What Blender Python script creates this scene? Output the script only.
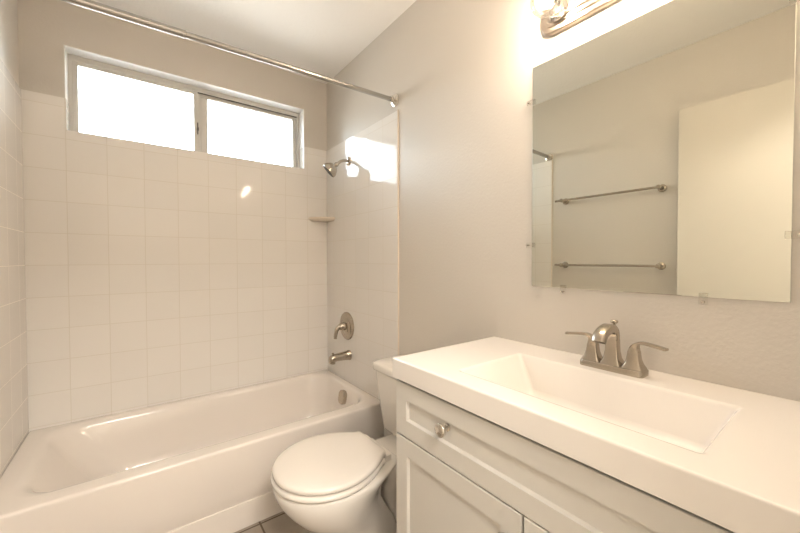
import bpy, bmesh, math, random
from mathutils import Vector, Matrix
random.seed(4)
S = bpy.context.scene
COL = S.collection
for o in list(bpy.data.objects): bpy.data.objects.remove(o)

# ------------------------------------------------------------------ camera
cd = bpy.data.cameras.new('camera'); cam = bpy.data.objects.new('camera', cd); COL.objects.link(cam)
cd.sensor_width = 36; cd.lens = 347.232 * 36 / 800; cd.clip_start = 0.02
yaw, pit, rol = math.radians(37.077), math.radians(1.104), math.radians(-0.0844)
F = Vector((math.sin(yaw)*math.cos(pit), math.cos(yaw)*math.cos(pit), -math.sin(pit)))
R_ = Vector((math.cos(yaw), -math.sin(yaw), 0)); U_ = R_.cross(F)
R2 = R_*math.cos(rol) + U_*math.sin(rol); U2 = -R_*math.sin(rol) + U_*math.cos(rol)
M = Matrix((R2, U2, -F)).transposed().to_4x4(); M.translation = Vector((-1.10155, -2.33234, 1.17474))
cam.matrix_world = M
S.camera = cam

# ------------------------------------------------------------------ world (bright overcast daylight), exposure
S.view_settings.view_transform = 'Standard'; S.view_settings.look = 'None'
S.view_settings.exposure = 1.56; S.view_settings.gamma = 1; S.view_settings.use_curve_mapping = False
SKY = 6.2
BULB = 82.0
HALL = 27.0
w = bpy.data.worlds.new('sky'); S.world = w; w.use_nodes = True
nt = w.node_tree; nt.nodes.clear()
wo = nt.nodes.new('ShaderNodeOutputWorld'); bg = nt.nodes.new('ShaderNodeBackground')
tc = nt.nodes.new('ShaderNodeTexCoord'); sx = nt.nodes.new('ShaderNodeSeparateXYZ'); rp = nt.nodes.new('ShaderNodeValToRGB')
mr = nt.nodes.new('ShaderNodeMapRange'); mr.inputs[1].default_value = -1; mr.inputs[2].default_value = 1
nt.links.new(tc.outputs['Generated'], sx.inputs[0]); nt.links.new(sx.outputs[2], mr.inputs[0]); nt.links.new(mr.outputs[0], rp.inputs[0])
rp.color_ramp.elements[0].position = 0.46; rp.color_ramp.elements[0].color = (.62, .61, .58, 1)
rp.color_ramp.elements[1].position = 0.54; rp.color_ramp.elements[1].color = (.86, .94, 1.0, 1)
nt.links.new(rp.outputs[0], bg.inputs[0]); bg.inputs[1].default_value = SKY
nt.links.new(bg.outputs[0], wo.inputs[0])
def area(name, loc, size, sizey, power, color, rot, portal=False):
    l = bpy.data.lights.new(name, 'AREA'); l.shape = 'RECTANGLE'; l.size = size; l.size_y = sizey
    l.energy = power; l.color = color
    o = bpy.data.objects.new(name, l); o.location = loc; o.rotation_euler = rot; COL.objects.link(o)
    if portal: l.cycles.is_portal = True
    return o
area('window_portal', (-.77, .16, 2.01), 1.2, .42, 1, (1, 1, 1), (-math.pi/2, 0, 0), True)
# unseen fill light, added in the hall behind the open doorway
area('hall_fill_light', (-1.05, -3.3, 2.40), .6, .6, HALL, (1, .93, .84), (0, 0, 0))

# ------------------------------------------------------------------ materials
MATS = {}
def mat(name, col, rough=.5, metal=0, spec=.5, bump=None, coat=0, aniso=0):
    if name in MATS: return MATS[name]
    m = bpy.data.materials.new(name); m.use_nodes = True; n = m.node_tree
    b = n.nodes['Principled BSDF']
    b.inputs['Base Color'].default_value = (*col, 1); b.inputs['Roughness'].default_value = rough
    b.inputs['Metallic'].default_value = metal; b.inputs['Specular IOR Level'].default_value = spec
    b.inputs['Coat Weight'].default_value = coat
    if bump:
        sc, st, dist = bump
        t = n.nodes.new('ShaderNodeTexCoord'); no = n.nodes.new('ShaderNodeTexNoise'); no.inputs['Scale'].default_value = sc
        no.inputs['Detail'].default_value = 3
        bu = n.nodes.new('ShaderNodeBump'); bu.inputs['Strength'].default_value = st; bu.inputs['Distance'].default_value = dist
        n.links.new(t.outputs['Object'], no.inputs['Vector']); n.links.new(no.outputs[0], bu.inputs['Height']); n.links.new(bu.outputs[0], b.inputs['Normal'])
    MATS[name] = m; return m
PAINT = (.65, .608, .55)
paint = mat('greige_paint', PAINT, .42, bump=(95, .22, .004))
ceil_m = mat('white_ceiling_paint', (.92, .90, .87), .7, bump=(60, .4, .004))
trimw = mat('white_trim_paint', (.87, .86, .84), .35)
doorm = mat('white_door_paint', (.66, .62, .55), .38)
porc = mat('white_porcelain', (.80, .765, .715), .08, coat=.3)
acry = mat('white_tub_enamel', (.82, .765, .71), .13, coat=.2)
stone = mat('white_cultured_marble', (.86, .82, .775), .16, coat=.3)
cab = mat('white_cabinet_paint', (.66, .635, .59), .32)
dark = mat('dark_gap', (.03, .025, .02), .8)
alu = mat('aged_aluminium', (.62, .60, .56), .42, metal=.25, bump=(140, .3, .002))
alud = mat('dark_aluminium_track', (.12, .11, .10), .5, metal=.4)
plast = mat('white_seat_plastic', (.80, .755, .70), .16)
rubber = mat('grey_rubber', (.09, .085, .08), .6)
def nickel_mat(name, col, rough):
    m = mat(name, col, rough, metal=1)
    n = m.node_tree; b = n.nodes['Principled BSDF']
    t = n.nodes.new('ShaderNodeTexCoord'); mp = n.nodes.new('ShaderNodeMapping'); mp.inputs['Scale'].default_value = (3, 25, 25)
    no = n.nodes.new('ShaderNodeTexNoise'); no.inputs['Scale'].default_value = 1
    rr = n.nodes.new('ShaderNodeMapRange'); rr.inputs[3].default_value = rough*.92; rr.inputs[4].default_value = rough*1.08
    n.links.new(t.outputs['Object'], mp.inputs[0]); n.links.new(mp.outputs[0], no.inputs['Vector']); n.links.new(no.outputs[0], rr.inputs[0]); n.links.new(rr.outputs[0], b.inputs['Roughness'])
    return m
nick = nickel_mat('brushed_nickel', (.50, .445, .375), .26)
rodm = nickel_mat('satin_chrome', (.44, .43, .41), .2)
nickp = nickel_mat('polished_nickel', (.72, .68, .62), .12)
nickl = nickel_mat('warm_bright_nickel', (.58, .50, .42), .30)
mirror_m = mat('silvered_mirror', (.77, .78, .715), .0, metal=1)
medge = mat('mirror_edge', (.42, .46, .40), .2, metal=.3)

def tile_mat():
    m = bpy.data.materials.new('glazed_white_tile'); m.use_nodes = True; n = m.node_tree; b = n.nodes['Principled BSDF']; L = n.links.new
    N = n.nodes.new
    def mth(op, a, b_=None):
        x = N('ShaderNodeMath'); x.operation = op
        for i, v in enumerate((a, b_)):
            if v is None: continue
            if isinstance(v, (int, float)): x.inputs[i].default_value = v
            else: L(v, x.inputs[i])
        return x.outputs[0]
    t = N('ShaderNodeTexCoord'); s = N('ShaderNodeSeparateXYZ'); L(t.outputs['Object'], s.inputs[0])
    g = N('ShaderNodeNewGeometry'); ns = N('ShaderNodeSeparateXYZ'); L(g.outputs['Normal'], ns.inputs[0])
    side = mth('GREATER_THAN', mth('ABSOLUTE', ns.outputs[0]), .5)      # 1 on the side walls
    mx = N('ShaderNodeMix'); L(side, mx.inputs[0])
    L(s.outputs[0], mx.inputs[2]); L(mth('ADD', s.outputs[1], -.034), mx.inputs[3])
    u = mth('DIVIDE', mx.outputs[0], .1524); v = mth('DIVIDE', mth('ADD', s.outputs[2], -.085), .1524)
    def edge(c):
        f = mth('FRACT', c); return mth('MINIMUM', f, mth('SUBTRACT', 1.0, f))
    e = mth('MINIMUM', edge(u), edge(v))
    mask = N('ShaderNodeMapRange'); L(e, mask.inputs[0]); mask.inputs[1].default_value = .006; mask.inputs[2].default_value = .013
    col = N('ShaderNodeMix'); col.data_type = 'RGBA'; L(mask.outputs[0], col.inputs[0])
    col.inputs[6].default_value = (.735, .695, .63, 1); col.inputs[7].default_value = (.84, .81, .77, 1)
    # slight tone difference from tile to tile
    cb = N('ShaderNodeCombineXYZ'); L(mth('FLOOR', u), cb.inputs[0]); L(mth('FLOOR', v), cb.inputs[1]); L(side, cb.inputs[2])
    wn = N('ShaderNodeTexWhiteNoise'); L(cb.outputs[0], wn.inputs['Vector'])
    hs = N('ShaderNodeHueSaturation'); L(col.outputs[2], hs.inputs['Color'])
    mr = N('ShaderNodeMapRange'); L(wn.outputs['Value'], mr.inputs[0]); mr.inputs[3].default_value = .985; mr.inputs[4].default_value = 1.01
    L(mr.outputs[0], hs.inputs['Value']); L(hs.outputs[0], b.inputs['Base Color'])
    ro = N('ShaderNodeMapRange'); L(mask.outputs[0], ro.inputs[0]); ro.inputs[3].default_value = .6; ro.inputs[4].default_value = .06
    L(ro.outputs[0], b.inputs['Roughness'])
    # each tile is set at its own small tilt
    sb = N('ShaderNodeVectorMath'); sb.operation = 'SUBTRACT'; L(wn.outputs['Color'], sb.inputs[0]); sb.inputs[1].default_value = (.5, .5, .5)
    sl = N('ShaderNodeVectorMath'); sl.operation = 'SCALE'; L(sb.outputs[0], sl.inputs[0]); sl.inputs[3].default_value = .016
    no = N('ShaderNodeTexNoise'); no.inputs['Scale'].default_value = 26; no.inputs['Detail'].default_value = 1; L(t.outputs['Object'], no.inputs['Vector'])
    h = mth('ADD', mth('MULTIPLY', no.outputs[0], .5), mask.outputs[0])
    bu = N('ShaderNodeBump'); bu.inputs['Strength'].default_value = .22; bu.inputs['Distance'].default_value = .0012; L(h, bu.inputs['Height'])
    ad = N('ShaderNodeVectorMath'); ad.operation = 'ADD'; L(bu.outputs[0], ad.inputs[0]); L(sl.outputs[0], ad.inputs[1])
    nm = N('ShaderNodeVectorMath'); nm.operation = 'NORMALIZE'; L(ad.outputs[0], nm.inputs[0]); L(nm.outputs[0], b.inputs['Normal'])
    b.inputs['Specular IOR Level'].default_value = .4; b.inputs['IOR'].default_value = 1.32
    return m
tile = tile_mat()
def floor_mat():
    m = bpy.data.materials.new('floor_tile'); m.use_nodes = True; n = m.node_tree; b = n.nodes['Principled BSDF']; L = n.links.new
    t = n.nodes.new('ShaderNodeTexCoord'); mp = n.nodes.new('ShaderNodeMapping'); mp.inputs['Location'].default_value = (.0703, .13, 0)
    br = n.nodes.new('ShaderNodeTexBrick'); br.offset = 0; br.inputs['Scale'].default_value = 1
    br.inputs['Brick Width'].default_value = .305; br.inputs['Row Height'].default_value = .305; br.inputs['Mortar Size'].default_value = .004
    br.inputs['Color1'].default_value = (.46, .40, .33, 1); br.inputs['Color2'].default_value = (.42, .36, .30, 1); br.inputs['Mortar'].default_value = (.13, .09, .06, 1)
    no = n.nodes.new('ShaderNodeTexNoise'); no.inputs['Scale'].default_value = 9; no.inputs['Detail'].default_value = 5
    mx = n.nodes.new('ShaderNodeMix'); mx.data_type = 'RGBA'; mx.blend_type = 'MULTIPLY'; mx.inputs[0].default_value = .35
    L(t.outputs['Object'], mp.inputs[0]); L(mp.outputs[0], br.inputs['Vector']); L(t.outputs['Object'], no.inputs['Vector'])
    L(br.outputs['Color'], mx.inputs[6]); L(no.outputs[0], mx.inputs[7]); L(mx.outputs[2], b.inputs['Base Color'])
    b.inputs['Roughness'].default_value = .35
    return m
floorm = floor_mat()
def glassy(name, glossy_fac, tint=(1, 1, 1), frost=None):
    m = bpy.data.materials.new(name); m.use_nodes = True; n = m.node_tree; n.nodes.clear(); L = n.links.new
    o = n.nodes.new('ShaderNodeOutputMaterial'); tr = n.nodes.new('ShaderNodeBsdfTransparent'); gl = n.nodes.new('ShaderNodeBsdfGlossy')
    fr = n.nodes.new('ShaderNodeFresnel'); fr.inputs[0].default_value = 1.45; mx = n.nodes.new('ShaderNodeMixShader')
    tr.inputs[0].default_value = (*tint, 1); gl.inputs['Roughness'].default_value = .03
    mu = n.nodes.new('ShaderNodeMath'); mu.operation = 'MULTIPLY'; mu.inputs[1].default_value = glossy_fac
    L(fr.outputs[0], mu.inputs[0]); L(mu.outputs[0], mx.inputs[0]); L(tr.outputs[0], mx.inputs[1]); L(gl.outputs[0], mx.inputs[2]); L(mx.outputs[0], o.inputs[0])
    return m
winglass = glassy('window_glass', 1.0, (.96, .98, .98))
bulbglass = glassy('bulb_glass', .7, (1, .98, .95))
clipm = glassy('clear_plastic', .5, (.99, .985, .975))
def emis(name, col, st):
    m = bpy.data.materials.new(name); m.use_nodes = True; n = m.node_tree; n.nodes.clear()
    o = n.nodes.new('ShaderNodeOutputMaterial'); e = n.nodes.new('ShaderNodeEmission'); e.inputs[0].default_value = (*col, 1); e.inputs[1].default_value = st
    n.links.new(e.outputs[0], o.inputs[0]); return m

# ------------------------------------------------------------------ mesh helpers
def box(bm, x0, x1, y0, y1, z0, z1):
    vs = [bm.verts.new((x, y, z)) for z in (z0, z1) for x, y in ((x0, y0), (x1, y0), (x1, y1), (x0, y1))]
    for f in ((3, 2, 1, 0), (4, 5, 6, 7), (0, 1, 5, 4), (1, 2, 6, 5), (2, 3, 7, 6), (3, 0, 4, 7)):
        bm.faces.new([vs[i] for i in f])
    return vs
def bx(*boxes):
    bm = bmesh.new()
    for b in boxes: box(bm, *b)
    return bm
def obj(name, bm, m, parent=None, bevel=0, seg=2, smooth=False, subsurf=0, angle=35):
    bmesh.ops.recalc_face_normals(bm, faces=bm.faces)
    me = bpy.data.meshes.new(name); bm.to_mesh(me); bm.free()
    for mm in (m if isinstance(m, (list, tuple)) else [m]): me.materials.append(mm)
    o = bpy.data.objects.new(name, me); COL.objects.link(o)
    if parent:
        o.parent = parent; o.location = -Vector(parent_base(parent))
    if bevel:
        b = o.modifiers.new('bevel', 'BEVEL'); b.width = bevel; b.segments = seg; b.limit_method = 'ANGLE'; b.angle_limit = math.radians(40); b.harden_normals = True
    if subsurf:
        s = o.modifiers.new('sub', 'SUBSURF'); s.levels = subsurf; s.render_levels = subsurf
    if smooth or bevel or subsurf:
        for p in me.polygons: p.use_smooth = True
        if not subsurf: me.set_sharp_from_angle(angle=math.radians(angle))
    return o
def parent_base(p):
    v = Vector((0, 0, 0))
    while p: v = v + p.location; p = p.parent
    return v
def thing(name, label, cat, loc=(0, 0, 0), group=None, kind=None):
    o = bpy.data.objects.new(name, None); o.empty_display_size = .05; COL.objects.link(o); o.location = loc
    tag(o, label, cat, group, kind); return o
def tag(o, label=None, cat=None, group=None, kind=None):
    if label: o['label'] = label
    if cat: o['category'] = cat
    if group: o['group'] = group
    if kind: o['kind'] = kind
    return o
def loft(bm, rings, cap0=False, cap1=False, closed=True):
    V = [[bm.verts.new(p) for p in r] for r in rings]; n = len(rings[0])
    for a, b in zip(V, V[1:]):
        for i in range(n if closed else n-1):
            j = (i+1) % n; bm.faces.new((a[i], a[j], b[j], b[i]))
    if cap0: bm.faces.new(V[0][::-1])
    if cap1: bm.faces.new(V[-1])
    return V
def frame(ax):
    ax = Vector(ax).normalized(); t = Vector((0, 0, 1)) if abs(ax.z) < .9 else Vector((1, 0, 0))
    a = ax.cross(t).normalized(); return ax, a, ax.cross(a)
def lathe(bm, org, ax, prof, n=28, cap=True):
    ax, a, b = frame(ax); org = Vector(org); rings = []
    for h, r in prof:
        rings.append([org + ax*h + (a*math.cos(2*math.pi*i/n) + b*math.sin(2*math.pi*i/n))*max(r, 1e-5) for i in range(n)])
    return loft(bm, rings, cap, cap)
def tube(bm, pts, rad, n=16, cap=True, flat=None):
    pts = [Vector(p) for p in pts]; rings = []; prev = None
    for i, p in enumerate(pts):
        d = (pts[min(i+1, len(pts)-1)] - pts[max(i-1, 0)]).normalized()
        if prev is None: _, a, _ = frame(d)
        else: a = (prev - d*prev.dot(d)).normalized()
        prev = a; b = d.cross(a); r = rad[i] if isinstance(rad, (list, tuple)) else rad
        ra, rb = (r, r) if not isinstance(r, tuple) else r
        rings.append([p + a*ra*math.cos(2*math.pi*k/n) + b*rb*math.sin(2*math.pi*k/n) for k in range(n)])
    return loft(bm, rings, cap, cap)
def bez(p0, p1, p2, p3, n=12):
    P = [Vector(p) for p in (p0, p1, p2, p3)]; out = []
    for i in range(n+1):
        t = i/n; out.append(P[0]*(1-t)**3 + P[1]*3*t*(1-t)**2 + P[2]*3*t*t*(1-t) + P[3]*t**3)
    return out
def rrect(x0, x1, y0, y1, r, z, k=8):
    out = []
    for cx, cy, a0 in ((x1-r, y1-r, 0), (x0+r, y1-r, 90), (x0+r, y0+r, 180), (x1-r, y0+r, 270)):
        for i in range(k+1):
            a = math.radians(a0 + 90*i/k); out.append(Vector((cx + r*math.cos(a), cy + r*math.sin(a), z)))
    return out

# ------------------------------------------------------------------ room shell
LX, NY, H = -1.524, -2.42, 2.44
WX0, WX1, WZ0, WZ1 = -1.373, -.169, 1.803, 2.217
T = .008
def struct(name, bm, m, parent=None, **k):
    o = obj(name, bm, m, parent, **k)
    if not parent: o['kind'] = 'structure'
    return o
struct('floor', bx((LX-.1, .1, NY-1.9, .12, -.08, 0)), floorm)
struct('ceiling', bx((LX-.1, .1, NY-1.9, .14, H, H+.08)), ceil_m)
wb = struct('wall_back', bx((LX-.1, WX0, 0, .14, 0, H), (WX1, .1, 0, .14, 0, H), (WX0, WX1, 0, .14, 0, WZ0), (WX0, WX1, 0, .14, WZ1, H)), paint)
wr = struct('wall_right', bx((0, .1, NY-1.9, 0, 0, H)), paint)
wl = struct('wall_left', bx((LX-.1, LX, NY-1.9, 0, 0, H)), paint)
struct('wall_near', bx((-.70, 0, NY-.12, NY, 0, H), (LX, -1.455, NY-.12, NY, 0, H), (-1.455, -.70, NY-.12, NY, 2.05, H)), paint)
struct('wall_hall', bx((LX-.1, .1, NY-2.0, NY-1.9, 0, H)), paint)
ZT = 1.958; TE = -.862
# tiling around the tub (parts of the walls)
struct('tile_panel', bx((LX, WX0, -T, 0, .0, ZT), (WX1, 0, -T, 0, .0, ZT), (WX0, WX1, -T, 0, 0, WZ0),
       (WX0, WX0+.006, -T+.0005, .078, WZ0+.0005, ZT-.0005), (WX1-.006, WX1, -T+.0005, .078, WZ0+.0005, ZT-.0005), (WX0+.006, WX1-.006, -T+.0005, .078, WZ0, WZ0+.003)), tile, wb)
struct('window_reveal', bx((WX0, WX0+.004, .0005, .078, ZT, WZ1-.004), (WX1-.004, WX1, .0005, .078, ZT, WZ1-.004), (WX0, WX1, .0005, .078, WZ1-.004, WZ1)), trimw, wb)
struct('tile_panel', bx((-T, 0, TE, -T, 0, ZT)), tile, wr, bevel=.003)
struct('tile_panel', bx((LX, LX+T, TE, -T, 0, ZT)), tile, wl, bevel=.003)
edgec = mat('beige_caulk', (.76, .67, .56), .5)
struct('caulk_bead', bx((-T*.8, 0, TE-.005, TE, 0, ZT)), edgec, wr)
struct('caulk_bead', bx((LX, LX+T*.8, TE-.005, TE, 0, ZT)), edgec, wl)
# small cove where walls meet ceiling is bare; base trim
struct('baseboard_right', bx((-.012, 0, -1.47, TE-.006, 0, .09)), trimw, bevel=.003)
struct('baseboard_left', bx((LX, LX+.012, NY, TE-.006, 0, .09)), trimw, bevel=.003)
# door casing round the doorway behind the camera
struct('trim_1', bx((-.70, -.64, NY, NY+.015, 0, 2.11), (-1.515, -1.455, NY, NY+.015, 0, 2.11), (-1.455, -.70, NY, NY+.015, 2.05, 2.11)), trimw, bevel=.003)

# open door leaf against the left wall
dr = thing('door_1', None, None, (-1.4375, -2.40, .01), kind='structure')
obj('door_slab', bx((-1.455, -1.42, -2.40, -1.69, .01, 2.04)), doorm, dr, bevel=.002)
b = bmesh.new(); lathe(b, (-1.42, -1.755, .89), (1, 0, 0), [(0, .031), (.006, .031), (.008, .014), (.03, .012), (.036, .022), (.05, .027), (.062, .024), (.066, .0)])
obj('door_knob', b, nick, dr, smooth=True)
for z in (.25, 1.02, 1.80):
    b = bmesh.new(); lathe(b, (-1.4375, -2.405, z), (0, 0, 1), [(0, .006), (.09, .006)], 12)
    obj('hinge', b, nick, dr, smooth=True)

# window
wn = thing('window_1', None, None, (-.77, .06, WZ0), kind='structure')
def ring_frame(x0, x1, z0, z1, y0, y1, w, wt=None, wb_=None):
    wt = wt or w; wb_ = wb_ or w
    return [(x0, x0+w, y0, y1, z0, z1), (x1-w, x1, y0, y1, z0, z1), (x0+w, x1-w, y0, y1, z1-wt, z1), (x0+w, x1-w, y0, y1, z0, z0+wb_)]
x0, x1 = WX0+.001, WX1-.001
obj('window_frame', bx(*ring_frame(x0, x1, WZ0, WZ1, .078, .133, .020, .024, .010),
                       (x0+.02, x1-.02, .078, .084, WZ1-.032, WZ1-.022)), alu, wn, bevel=.0015)
obj('track', bx((x0+.02, x1-.02, .086, .092, WZ1-.034, WZ1-.024)), alud, wn)
b = bx(*ring_frame(-.808, x1-.018, WZ0+.008, WZ1-.022, .098, .128, .026, .030, .012))
box(b, -.782, -.745, .098, .128, WZ0+.02, WZ1-.052)
s2 = obj('window_sash', b, alu, wn, bevel=.002)
obj('window_pane', bx((-.747, x1-.042, .116, .120, WZ0+.018, WZ1-.045)), winglass, s2)
b = bx(*ring_frame(x0+.018, -.800, WZ0+.008, WZ1-.022, .080, .097, .022, .028, .012))
s1 = obj('window_sash', b, alu, wn, bevel=.002)
obj('window_pane', bx((x0+.035, -.81, .086, .090, WZ0+.018, WZ1-.04)), winglass, s1)
obj('latch', bx((-.806, -.800, .070, .080, 1.93, 2.00), (-.808, -.798, .064, .071, 1.95, 1.97)), alud, wn, bevel=.002)

# ------------------------------------------------------------------ bathtub
tub = thing('bathtub', 'white built-in bathtub with apron front, below the window', 'bathtub', (-.762, -.37, 0))
X0, X1, Y0, Y1, Z = LX+T+.0004, -T-.0004, -.737, -T-.0004, .378
b = bmesh.new()
def rr(ix0, ix1, iy0, iy1, r, z): return rrect(X0+ix0, X1-ix1, Y0+iy0, Y1-iy1, r, z, 8)
rings = [rr(0, 0, .020, 0, .001, 0.11), rr(0, 0, .004, 0, .001, .17), rr(0, 0, .001, 0, .001, Z-.018),
         rr(0, 0, .001, 0, .002, Z-.008), rr(.001, .001, .003, .001, .003, Z-.003), rr(.003, .003, .008, .002, .005, Z), rr(.008, .008, .014, .006, .008, Z+.0005),
         rr(.055, .035, .065, .030, .10, Z+.001), rr(.070, .045, .075, .040, .115, Z-.001), rr(.084, .052, .083, .048, .12, Z-.008), rr(.096, .058, .090, .056, .125, Z-.022),
         rr(.16, .075, .102, .068, .13, Z-.12), rr(.24, .095, .118, .085, .13, Z-.23), rr(.285, .115, .14, .105, .12, Z-.285), rr(.34, .15, .17, .14, .10, Z-.31), rr(.42, .22, .23, .2, .06, Z-.318)]
loft(b, rings, False, True)
obj('tub_basin', b, acry, tub, smooth=True, angle=60)
b = bx((X0, X1, Y0+.012, Y0+.05, 0, .112))
obj('apron_base', b, acry, tub, bevel=.002)
b = bmesh.new()
ang = Vector((-1, 0, .17)).normalized()
ov = Vector((-.084, -.385, .312))
# overflow cover : rounded oblong plate
ax, a_, b_ = ang, Vector((0, 1, 0)), ang.cross(Vector((0, 1, 0)))
def oblong(h, wy, hz, r=None):
    r = r or min(wy, hz)*.8; out = []
    for p in rrect(-wy, wy, -hz, hz, r, 0, 6): out.append(ov + ax*h + a_*p.x + b_*p.y)
    return out
loft(b, [oblong(-.01, .036, .042), oblong(.008, .036, .042), oblong(.013, .032, .038), oblong(.014, .026, .032)], True, True)
obj('overflow_cover', b, nick, tub, smooth=True)
b = bmesh.new(); lathe(b, (-.30, -.37, .0605), (0, 0, 1), [(0, .036), (.004, .034), (.006, .02), (.005, 0)]); obj('drain', b, nickp, tub, smooth=True)

# corner soap shelf
b = bmesh.new(); n = 14
top = [Vector((-T, -T, 1.470))] + [Vector((-T-.140*math.cos(a), -T-.132*math.sin(a), 1.470)) for a in [math.pi/2*i/n for i in range(n+1)]]
mid = [p + Vector((0, 0, -.010)) for p in top]
bot = [Vector((-T, -T, 1.445))] + [Vector((-T-.115*math.cos(a), -T-.108*math.sin(a), 1.445)) for a in [math.pi/2*i/n for i in range(n+1)]]
inn = [Vector((-T-.004, -T-.004, 1.4715))] + [Vector((-T-.128*math.cos(a), -T-.120*math.sin(a), 1.4715)) for a in [math.pi/2*i/n for i in range(n+1)]]
loft(b, [bot, mid, top, inn], True, True)
sh = obj('soap_shelf', b, mat('cream_ceramic', (.80, .71, .60), .15), smooth=True, angle=50)
tag(sh, 'cream ceramic soap shelf in the tiled corner beneath the shower head', 'shelf')

# shower head with arm
st = thing('wall_shower', 'brushed nickel shower head on a bent arm from the tiled wall', 'shower head', (-T, -.341, 1.809))
E0 = Vector((-T, -.341, 1.809))
b = bmesh.new(); lathe(b, E0, (-1, 0, 0), [(0, .030), (.003, .030), (.008, .022), (.012, .012)]); obj('flange', b, nickp, st, smooth=True)
pts = [E0, E0+Vector((-.02, 0, .001))] + bez(E0+Vector((-.025, 0, .000)), E0+Vector((-.05, -.001, -.002)), E0+Vector((-.066, -.002, -.012)), E0+Vector((-.088, -.003, -.034)), 10)
b = bmesh.new(); tube(b, pts, .0095); obj('shower_arm', b, nick, st, smooth=True)
hd = Vector((-.66, .36, -.66)).normalized(); hp = E0+Vector((-.084, -.003, -.030))
b = bmesh.new(); lathe(b, hp, hd, [(-.004, .010), (0, .014), (.012, .015), (.018, .012), (.022, .020), (.030, .032), (.048, .044), (.058, .049), (.072, .050), (.075, .047)], 36)
hdo = obj('shower_head', b, nick, st, smooth=True)
b = bmesh.new(); lathe(b, hp+hd*.0745, hd, [(0, .045), (.003, .043), (.0035, .0)], 36)
for k in range(18):
    r = .012 if k < 6 else .025; a = k/6*2*math.pi if k < 6 else (k-6)/12*2*math.pi
    _, p, q = frame(hd); lathe(b, hp+hd*.077+(p*math.cos(a)+q*math.sin(a))*r, hd, [(0, .0022), (.003, .0016)], 6)
obj('spray_plate', b, rubber, hdo, smooth=True)

# valve trim
V0 = Vector((-T, -.310, .742))
vt = thing('shower_valve', 'round brushed nickel shower valve with curved lever, above the tub spout', 'faucet', V0)
b = bmesh.new(); lathe(b, V0, (-1, 0, 0), [(0, .091), (.004, .091), (.009, .087), (.012, .076), (.013, .058), (.018, .052), (.020, .036), (.022, .03)], 48)
obj('escutcheon', b, nick, vt, smooth=True)
b = bmesh.new(); lathe(b, V0+Vector((-.015, 0, 0)), (-1, 0, 0), [(0, .027), (.02, .025), (.036, .023), (.044, .018), (.047, .010), (.048, 0)], 32)
pts = bez(V0+Vector((-.045, 0, .0)), V0+Vector((-.066, .002, .006)), V0+Vector((-.082, .004, -.018)), V0+Vector((-.084, .006, -.076)), 12)
tube(b, pts, [(.015-.006*i/12, .018-.008*i/12) for i in range(13)], 14)
obj('lever_handle', b, nick, vt, smooth=True)

# tub spout
P0 = Vector((-T, -.337, .556))
sp = thing('tub_spout', 'brushed nickel tub spout with pull-up diverter knob, above tub rim', 'faucet', P0)
b = bmesh.new(); rings = []
for x, zc, hw, hh in ((0, 0, .032, .032), (.006, 0, .032, .032), (.012, 0, .028, .029), (.05, 0, .026, .026), (.09, -.001, .025, .0235), (.115, -.003, .024, .0235), (.130, -.008, .023, .0235), (.140, -.013, .019, .020), (.143, -.016, .012, .012)):
    rings.append([P0 + Vector((-x, hw*math.cos(t)*abs(math.cos(t))**-.25 if abs(math.cos(t)) > 1e-6 else 0, zc + hh*math.sin(t))) for t in [2*math.pi*i/24 for i in range(24)]])
loft(b, rings, True, True); lathe(b, P0+Vector((-.120, 0, -.010)), (-.1, 0, -1), [(0, .019), (.026, .019), (.028, .015), (.024, .0)], 20)
obj('spout_body', b, nick, sp, smooth=True, angle=50)
b = bmesh.new(); lathe(b, P0+Vector((-.118, 0, .010)), (0, 0, 1), [(0, .004), (.012, .004), (.014, .008), (.020, .008), (.022, .004)], 16)
obj('diverter_knob', b, nick, sp, smooth=True)

# curtain rod
rod = thing('curtain_rod', 'brushed nickel shower curtain rod across the room above the tub', 'curtain rod', (-.762, -.845, 2.015))
zl, zr_, yr = 1.985, 2.018, -.838
def rodp(x): return (x, yr, zr_ + (zl-zr_)*(x/(LX)))
b = bmesh.new(); tube(b, [rodp(-.010), rodp(-.96)], .0112, 24); obj('inner_tube', b, rodm, rod, smooth=True)
b = bmesh.new(); lathe(b, rodp(-.95), Vector(rodp(-1.5))-Vector(rodp(-.95)), [(0, .0115), (.001, .0140), (.008, .0142), (.009, .0133), (.56, .0133)], 24)
obj('outer_tube', b, rodm, rod, smooth=True)
for x, s in ((0, -1), (LX, 1)):
    b = bmesh.new(); lathe(b, rodp(x), (s, 0, 0), [(0, .031), (.005, .031), (.007, .027), (.012, .027), (.014, .022), (.019, .022), (.021, .0165), (.032, .0165), (.034, .0145)], 32)
    obj('end_flange', b, nickp, rod, smooth=True)

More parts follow.
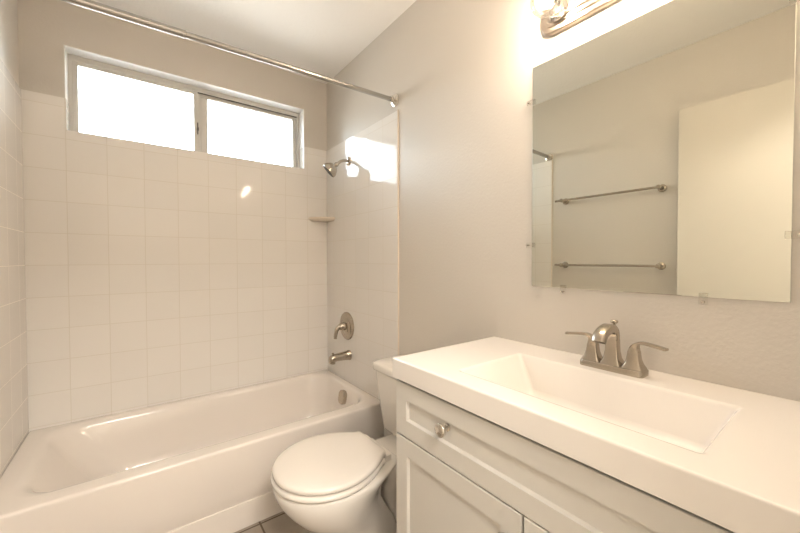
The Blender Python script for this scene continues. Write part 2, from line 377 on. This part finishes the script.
# ------------------------------------------------------------------ toilet
CY = -1.145
tl = thing('toilet', 'white two-piece toilet with closed lid between tub and vanity', 'toilet', (-.40, CY, 0))
def egg(xb, xf, hw, z, n=48, sq=2.0, cy=CY):
    # back is straighter; front is rounded. xb > xf (toward the wall is +x)
    xc = xb - (xb-xf)*.44; out = []
    for i in range(n):
        t = 2*math.pi*i/n; c, s = math.cos(t), math.sin(t)
        if c >= 0: x = xc + (xb-xc)*abs(c)**(2/3.0); y = hw*math.copysign(abs(s)**(2/2.6), s)
        else: x = xc - (xc-xf)*abs(c)**(2/2.1); y = hw*math.copysign(abs(s)**(2/2.1), s)
        out.append(Vector((x, cy+y, z)))
    return out
def plan(xb, xf, hw, wr, z, rc=.02):
    # rounded front, nearly straight cut at the back
    xc = xf + (xb-xf)*.50; half = []
    for i in range(15):
        t = math.pi/2*i/14; half.append((xc-(xc-xf)*math.cos(t), hw*math.sin(t)**.96))
    for i in range(1, 8):
        t = i/8; half.append((xc+(xb-rc-xc)*t, hw-(hw-wr)*t**1.9))
    for i in range(5):
        t = math.pi/2*i/4; half.append((xb-rc+rc*math.sin(t), wr-rc+rc*math.cos(t)))
    return [Vector((x, CY+y, z)) for x, y in half] + [Vector((x, CY-y, z)) for x, y in half[:0:-1]]
def pl(xb, xf, hw, wr, z): return plan(xb, xf, hw, wr, z, .02)
b = bmesh.new()
loft(b, [pl(-.26, -.56, .105, .09, 0), pl(-.26, -.56, .105, .09, .02), pl(-.26, -.545, .098, .085, .05), pl(-.27, -.53, .092, .08, .10), pl(-.29, -.55, .098, .078, .15), pl(-.32, -.60, .118, .07, .20),
         pl(-.345, -.665, .148, .072, .25), pl(-.345, -.705, .168, .080, .30), pl(-.325, -.730, .181, .092, .34), pl(-.305, -.738, .186, .106, .365), pl(-.285, -.740, .188, .112, .382), pl(-.286, -.736, .185, .110, .391), pl(-.29, -.715, .17, .10, .394), pl(-.30, -.66, .12, .07, .394)], True, True)
bowl = obj('bowl', b, porc, tl, smooth=True, angle=70)
# rear deck that carries the tank
b = bmesh.new()
loft(b, [rrect(-.30, -.05, CY-.085, CY+.085, .03, 0), rrect(-.30, -.05, CY-.085, CY+.085, .03, .02), rrect(-.30, -.05, CY-.065, CY+.065, .03, .05), rrect(-.31, -.05, CY-.06, CY+.06, .03, .24), rrect(-.32, -.02, CY-.10, CY+.10, .04, .30), rrect(-.34, -.02, CY-.11, CY+.11, .045, .34),
         rrect(-.345, -.02, CY-.112, CY+.112, .045, .362), rrect(-.342, -.024, CY-.109, CY+.109, .045, .369), rrect(-.335, -.03, CY-.10, CY+.10, .04, .371)], True, True)
obj('tank_deck', b, porc, tl, smooth=True, angle=60)
# seat
def eggseat(d, z): return plan(-.352-d*.4, -.745+d, .190-d, .115-d*.6, z)
b = bmesh.new()
loft(b, [eggseat(.075, .397), eggseat(.004, .397), eggseat(0, .402), eggseat(0, .409), eggseat(.004, .414), eggseat(.012, .4155), eggseat(.068, .4155), eggseat(.075, .410), eggseat(.075, .397)])
obj('seat', b, plast, tl, smooth=True, angle=60)
# lid, domed
def egglid(d, z): return plan(-.345-d*.35, -.740+d, .186-d, .108-d*.6, z)
b = bmesh.new()
loft(b, [egglid(.03, .419), egglid(.004, .4195), egglid(0, .423), egglid(0, .431), egglid(.003, .4365), egglid(.010, .4395), egglid(.03, .4415), egglid(.06, .4435), egglid(.09, .4445)], True, True)
obj('seat_lid', b, plast, tl, smooth=True, angle=60)
for s in (-1, 1):
    b = bmesh.new(); loft(b, [rrect(-.358, -.318, CY+s*.075-.022, CY+s*.075+.022, .008, z, 4) for z in (.386, .416)] + [rrect(-.354, -.322, CY+s*.075-.018, CY+s*.075+.018, .007, .420, 4)], True, True)
    obj('seat_hinge', b, plast, tl, smooth=True)
b = bmesh.new()
def tk(hw, xf, z, r=.035, xb=-.012): return rrect(xf, xb, CY-hw, CY+hw, r, z, 8)
loft(b, [tk(.145, -.165, .3715, .03), tk(.172, -.182, .378, .035), tk(.180, -.186, .39), tk(.224, -.198, .62), tk(.226, -.199, .648)], True, True)
tank = obj('tank', b, porc, tl, smooth=True, angle=60)
b = bmesh.new()
loft(b, [tk(.230, -.202, .648, .036, -.010), tk(.237, -.208, .651, .04, -.008), tk(.240, -.210, .656, .042, -.008), tk(.240, -.210, .676, .042, -.008), tk(.237, -.206, .683, .04, -.010), tk(.22, -.19, .687, .035, -.02), tk(.10, -.13, .689, .03, -.06)], True, True)
obj('tank_lid', b, porc, tl, smooth=True, angle=60)
for s in (-1, 1):
    b = bmesh.new(); lathe(b, (-.30, CY+s*.100, .0), (0, 0, 1), [(0, .016), (.012, .015), (.018, .010), (.021, 0)], 16); obj('bolt_cap', b, plast, tl, smooth=True)

# ------------------------------------------------------------------ vanity cabinet
CF, CT = -.477, .8195
vy0, vy1 = -1.482, -2.385
van = thing('vanity_cabinet', 'white shaker vanity cabinet beneath the sink countertop', 'cabinet', (-.23, -1.937, 0))
FB = CF+.019   # face of the carcass
obj('cabinet_body', bx((FB, -.004, vy0-.018, vy0, 0, CT), (FB, -.004, vy1, vy1+.018, 0, CT), (FB+.001, -.004, vy1+.018, vy0-.018, .10, .118),
    (-.016, -.004, vy1+.018, vy0-.018, .118, CT), (FB+.06, FB+.076, vy1+.018, vy0-.018, 0, .10), (FB, FB+.018, vy1+.018, vy0-.018, .74, CT), (FB, FB+.018, vy1+.018, vy0-.018, .118, .16),
    (FB, FB+.018, -1.945, -1.890, .16, .74), (FB, FB+.018, vy1+.018, vy0-.018, .59, .65)), cab, van, bevel=.001)
def shaker(name, y0, y1, z0, z1, fw=.055, fwz=None):
    fwz = fwz or fw; ya, yb = min(y0, y1), max(y0, y1)
    bm = bmesh.new(); xo, xi = CF, CF+.009
    def rect(x, y0, y1, z0, z1): return [Vector((x, y0, z0)), Vector((x, y1, z0)), Vector((x, y1, z1)), Vector((x, y0, z1))]
    e = .0015
    loft(bm, [rect(FB, ya, yb, z0, z1), rect(xo+e, ya, yb, z0, z1), rect(xo, ya+e, yb-e, z0+e, z1-e), rect(xo, ya+fw, yb-fw, z0+fwz, z1-fwz), rect(xi, ya+fw+.004, yb-fw-.004, z0+fwz+.004, z1-fwz-.004)], True, True)
    return obj(name, bm, cab, van)
dz1, dz0 = .810, .651
ymid = -1.921
dw = shaker('drawer', vy0-.003, vy1+.003, dz0, dz1, .050, .050)
d1 = shaker('door', vy0-.003, ymid+.002, .105, dz0-.004, .052)
d2 = shaker('door', ymid-.004, vy1+.003, .105, dz0-.004, .052)
def knob(y, z, par):
    b = bmesh.new(); lathe(b, (CF+.006, y, z), (-1, 0, 0), [(0, .0095), (.004, .0095), (.006, .0065), (.018, .0055), (.021, .009), (.024, .0172), (.028, .0182), (.031, .0168), (.033, .010), (.033, 0)], 28)
    o = obj('knob', b, nickp, par, smooth=True, angle=50); return o
knob(-1.700, .744, dw); knob(-2.174, .744, dw)
knob(ymid+.028, .585, d1); knob(ymid-.034, .585, d2)

# countertop with integral rectangular basin
ct = thing('sink_countertop', 'white one-piece countertop with integral rectangular sink', 'countertop', (-.24, -1.937, .815))
AX, BX = -.487, -.0006; AY, BY = -2.395, -1.479; TZ, BZ = .877, .820
b = bmesh.new()
def rc(x0, x1, y0, y1, z): return [Vector((x0, y0, z)), Vector((x1, y0, z)), Vector((x1, y1, z)), Vector((x0, y1, z))]
e = .003
# x0 = front
def rounded(x0, x1, y0, y1, zs, r, k=6):
    pts = rrect(x0, x1, y0, y1, r, 0, k)
    for p in pts: p.z = zs(p)
    return pts
sx0, sx1, sy0, sy1 = -.412, -.140, -2.190, -1.688
def flat(z): return lambda p: z
rings = [rounded(AX, BX, AY, BY, flat(BZ), .002), rounded(AX, BX, AY, BY, flat(BZ+.002), .002), rounded(AX, BX, AY, BY, flat(TZ-e-.003), .002), rounded(AX, BX, AY, BY, flat(TZ-e), .002), rounded(AX+e*.3, BX, AY+e*.3, BY-e*.3, flat(TZ-e*.3), .002), rounded(AX+e, BX-e*.3, AY+e, BY-e, flat(TZ), .002), rounded(AX+e*2, BX-e*.5, AY+e*2, BY-e*2, flat(TZ), .002), rounded(sx0-.012, sx1+.012, sy0-.012, sy1+.012, flat(TZ), .016),
         rounded(sx0-.008, sx1+.008, sy0-.008, sy1+.008, flat(TZ), .014), rounded(sx0-.003, sx1+.003, sy0-.003, sy1+.003, flat(TZ-.0008), .011), rounded(sx0, sx1, sy0, sy1, flat(TZ-.004), .010),
         rounded(sx0+.002, sx1-.002, sy0+.003, sy1-.004, flat(TZ-.008), .011),
         rounded(sx0+.022, sx1-.032, sy0+.030, sy1-.056, flat(TZ-.084), .014), rounded(sx0+.027, sx1-.037, sy0+.036, sy1-.062, flat(TZ-.092), .013),
         rounded(sx0+.037, sx1-.047, sy0+.046, sy1-.072, flat(TZ-.096), .012), rounded(sx0+.05, sx1-.058, sy0+.06, sy1-.085, flat(TZ-.0965), .010)]
loft(b, rings, False, True)
# underside slab skirt so that it is closed round the basin
obj('countertop', b, stone, ct, smooth=True, angle=50)
b = bmesh.new(); lathe(b, (-.27, -1.937, TZ-.0965), (0, 0, 1), [(0, .022), (.003, .022), (.005, .018), (.004, 0)], 24)
obj('drain', b, nick, ct, smooth=True)

# ------------------------------------------------------------------ basin faucet
FY, FX = -1.932, -.076
fc = thing('basin_faucet', 'brushed nickel two-handle faucet behind the countertop sink', 'faucet', (FX, FY, TZ))
b = bmesh.new()
loft(b, [rrect(FX-.028, FX+.028, FY-.078, FY+.078, .012, TZ, 5), rrect(FX-.028, FX+.028, FY-.078, FY+.078, .012, TZ+.012, 5), rrect(FX-.025, FX+.025, FY-.075, FY+.075, .010, TZ+.016, 5)], True, True)
obj('base_plate', b, nick, fc, smooth=True, angle=40)
def flare(cy, prof):
    rings = []
    for z, hx, hy, dx in prof: rings.append(rrect(FX-hx+dx, FX+hx+dx, cy-hy, cy+hy, min(hx, hy)*.25, TZ+z, 4))
    return rings
for s in (-1, 1):
    cy = FY + s*.051
    h = bmesh.new()
    loft(h, flare(cy, [(.014, .022, .024, 0), (.018, .0215, .0235, 0), (.028, .0165, .018, 0), (.040, .0135, .0145, 0), (.052, .0125, .013, 0), (.060, .012, .0125, 0)]), True, True)
    ho = obj('handle_base', h, nick, fc, smooth=True, angle=40)
    h = bmesh.new()
    # cap leaning over into a flat blade lever pointing outwards
    prof = [(0, .060, .0125, .0125), ]
    path = bez((FX, cy, TZ+.056), (FX, cy, TZ+.082), (FX-.001, cy+s*.010, TZ+.086), (FX-.003, cy+s*.030, TZ+.084), 8) + [Vector((FX-.006, cy+s*.050, TZ+.082)), Vector((FX-.009, cy+s*.066, TZ+.080)), Vector((FX-.010, cy+s*.072, TZ+.0795))]
    rings = []
    for i, p in enumerate(path):
        d = (path[min(i+1, len(path)-1)] - path[max(i-1, 0)]).normalized(); a = Vector((1, 0, 0)); a = (a - d*a.dot(d)).normalized(); c = d.cross(a)
        t = i/(len(path)-1); wa = .0125 - .003*t; th = max(.0125*(1-t*1.9), .0032)
        q = [(-1, -.7), (-.8, -1), (.8, -1), (1, -.7), (1, .7), (.8, 1), (-.8, 1), (-1, .7)]
        rings.append([p + a*wa*u + c*th*v for u, v in q])
    loft(h, rings, True, True); obj('lever', h, nick, ho, smooth=True, angle=40)
b = bmesh.new()
# spout: flared square column that arches forward over the basin
loft(b, flare(FY, [(.014, .023, .026, 0), (.020, .0215, .024, 0), (.032, .0165, .0185, 0), (.050, .0135, .0155, 0), (.070, .0125, .0145, 0), (.082, .0125, .0145, 0)]), True, False)
path = [Vector((FX, FY, TZ+.080))] + bez((FX, FY, TZ+.084), (FX, FY, TZ+.108), (FX-.012, FY, TZ+.116), (FX-.036, FY, TZ+.114), 10) + bez((FX-.044, FY, TZ+.113), (FX-.066, FY, TZ+.110), (FX-.080, FY, TZ+.102), (FX-.086, FY, TZ+.086), 8)
rings = []
for i, p in enumerate(path):
    d = (path[min(i+1, len(path)-1)] - path[max(i-1, 0)]).normalized(); a = Vector((0, 1, 0)); c = d.cross(a)
    t = i/(len(path)-1); wa = .0145 + .0015*t; th = .0125 - .001*t
    q = [(-1, -.6), (-.7, -1), (.7, -1), (1, -.6), (1, .6), (.7, 1), (-.7, 1), (-1, .6)]
    rings.append([p + a*wa*u + c*th*v for u, v in q])
loft(b, rings, False, True)
obj('spout', b, nick, fc, smooth=True, angle=50)
b = bmesh.new(); lathe(b, (FX+.008, FY, TZ+.09), (0, 0, 1), [(0, .0035), (.032, .0035), (.033, .005), (.036, .009), (.041, .0095), (.043, .007), (.0435, 0)], 16)
obj('lift_rod', b, nick, fc, smooth=True)

# ------------------------------------------------------------------ wall mirror
my0, my1, mz0, mz1 = -2.246, -1.643, 1.083, 1.836
mi = thing('wall_mirror', 'frameless rectangular wall mirror above the vanity, held by clear clips', 'mirror', (-.003, -1.945, 1.083))
obj('backing', bx((-.0045, 0, my0, my1, mz0, mz1)), medge, mi)
b = bmesh.new(); loft(b, [rc(0, 0, 0, 0, 0)]*0 or [[Vector((-.0045, y, z)) for y, z in ((my0, mz0), (my1, mz0), (my1, mz1), (my0, mz1))],
    [Vector((-.0052, y, z)) for y, z in ((my0+.001, mz0+.001), (my1-.001, mz0+.001), (my1-.001, mz1-.001), (my0+.001, mz1-.001))]], False, True)
obj('mirror_glass', b, mirror_m, mi)
for (y, z, dy, dz) in ((my1, 1.718, 1, 0), (my1, 1.225, 1, 0), (-1.756, mz0, 0, -1), (-2.105, mz0, 0, -1), (my0, 1.226, -1, 0), (my0, 1.718, -1, 0)):
    b = bmesh.new()
    cy_, cz_ = y+dy*.008, z+dz*.008
    hy, hz = (.014, .008) if dy else (.008, .014)
    sh_y, sh_z = -dy*.004, -dz*.004
    box(b, -.0115, -.0056, cy_-hy+sh_y, cy_+hy+sh_y, cz_-hz+sh_z, cz_+hz+sh_z)
    iy, iz = (.007, .008) if dy else (.008, .007)
    box(b, -.0056, 0, cy_+dy*.002-iy, cy_+dy*.002+iy, cz_+dz*.002-iz, cz_+dz*.002+iz) if 0 else None
    cl = obj('clip', b, clipm, mi, bevel=.001)
    b = bmesh.new(); lathe(b, (0, cy_+dy*.004, cz_+dz*.004), (-1, 0, 0), [(0, .0025), (.0116, .0025), (.0118, .004), (.0135, .0035), (.0138, 0)], 12)
    obj('screw', b, nickp, cl, smooth=True)

# ------------------------------------------------------------------ vanity light
vl = thing('vanity_light', 'brushed nickel bar light with clear globe bulbs above the mirror', 'lamp', (0, -1.963, 1.962))
ly0, ly1, lz0, lz1 = -2.240, -1.675, 1.910, 2.016
def bar(x, inset, r):
    pts = rrect(ly0+inset, ly1-inset, lz0+inset, lz1-inset, r, 0, 6)
    return [Vector((-x, p.x, p.y)) for p in pts]
b = bmesh.new()
loft(b, [bar(0, 0, .045), bar(.014, 0, .045), bar(.019, .004, .042), bar(.020, .016, .034), bar(.024, .020, .020), bar(.025, .030, .015), bar(.030, .034, .012), bar(.031, .040, .010)], True, True)
obj('back_plate', b, nickl, vl, smooth=True, angle=30)
fil = emis('glowing_filament', (1, .83, .66), 1)
fil.node_tree.nodes['Emission'].inputs[1].default_value = BULB
for k in range(4):
    y = -1.748 - .142*k; z = 1.959
    b = bmesh.new(); lathe(b, (-.030, y, z), (-1, 0, 0), [(0, .030), (.006, .030), (.009, .022), (.020, .021), (.024, .019)], 28)
    so = obj('bulb_socket', b, nickp, vl, smooth=True, angle=45)
    C = Vector((-.104, y, z))
    b = bmesh.new(); prof = [(.052, .014), (.056, .0145)] + [(.104 - .045*math.cos(a)-.0, .045*math.sin(a)) for a in [math.radians(26+ (154*i/18)) for i in range(19)]]
    lathe(b, (0, y, z), (-1, 0, 0), prof, 28, cap=False); gb = obj('bulb_glass', b, bulbglass, so, smooth=True, angle=80)
    b = bmesh.new(); bmesh.ops.create_uvsphere(b, u_segments=14, v_segments=10, radius=.021, matrix=Matrix.Translation(C))
    obj('filament', b, fil, so, smooth=True, angle=80)

# ------------------------------------------------------------------ towel bars on the left wall
def towel_bar(z, label):
    t = thing('towel_bar', label, 'towel bar', (LX, -1.287, z), group='towel bars on the left wall')
    for y in (-.975, -1.585):
        b = bmesh.new(); lathe(b, (LX, y, z), (1, 0, 0), [(0, .024), (.006, .024), (.009, .020), (.012, .012), (.05, .011), (.062, .014), (.074, .014), (.077, .010)], 24)
        obj('post', b, nick, t, smooth=True)
    b = bmesh.new(); tube(b, [(LX+.064, -.925, z), (LX+.064, -1.598, z)], .008, 16); obj('bar', b, nick, t, smooth=True)
towel_bar(1.618, 'upper of two brushed nickel towel bars reflected in the mirror')
towel_bar(1.134, 'lower of two brushed nickel towel bars reflected in the mirror')
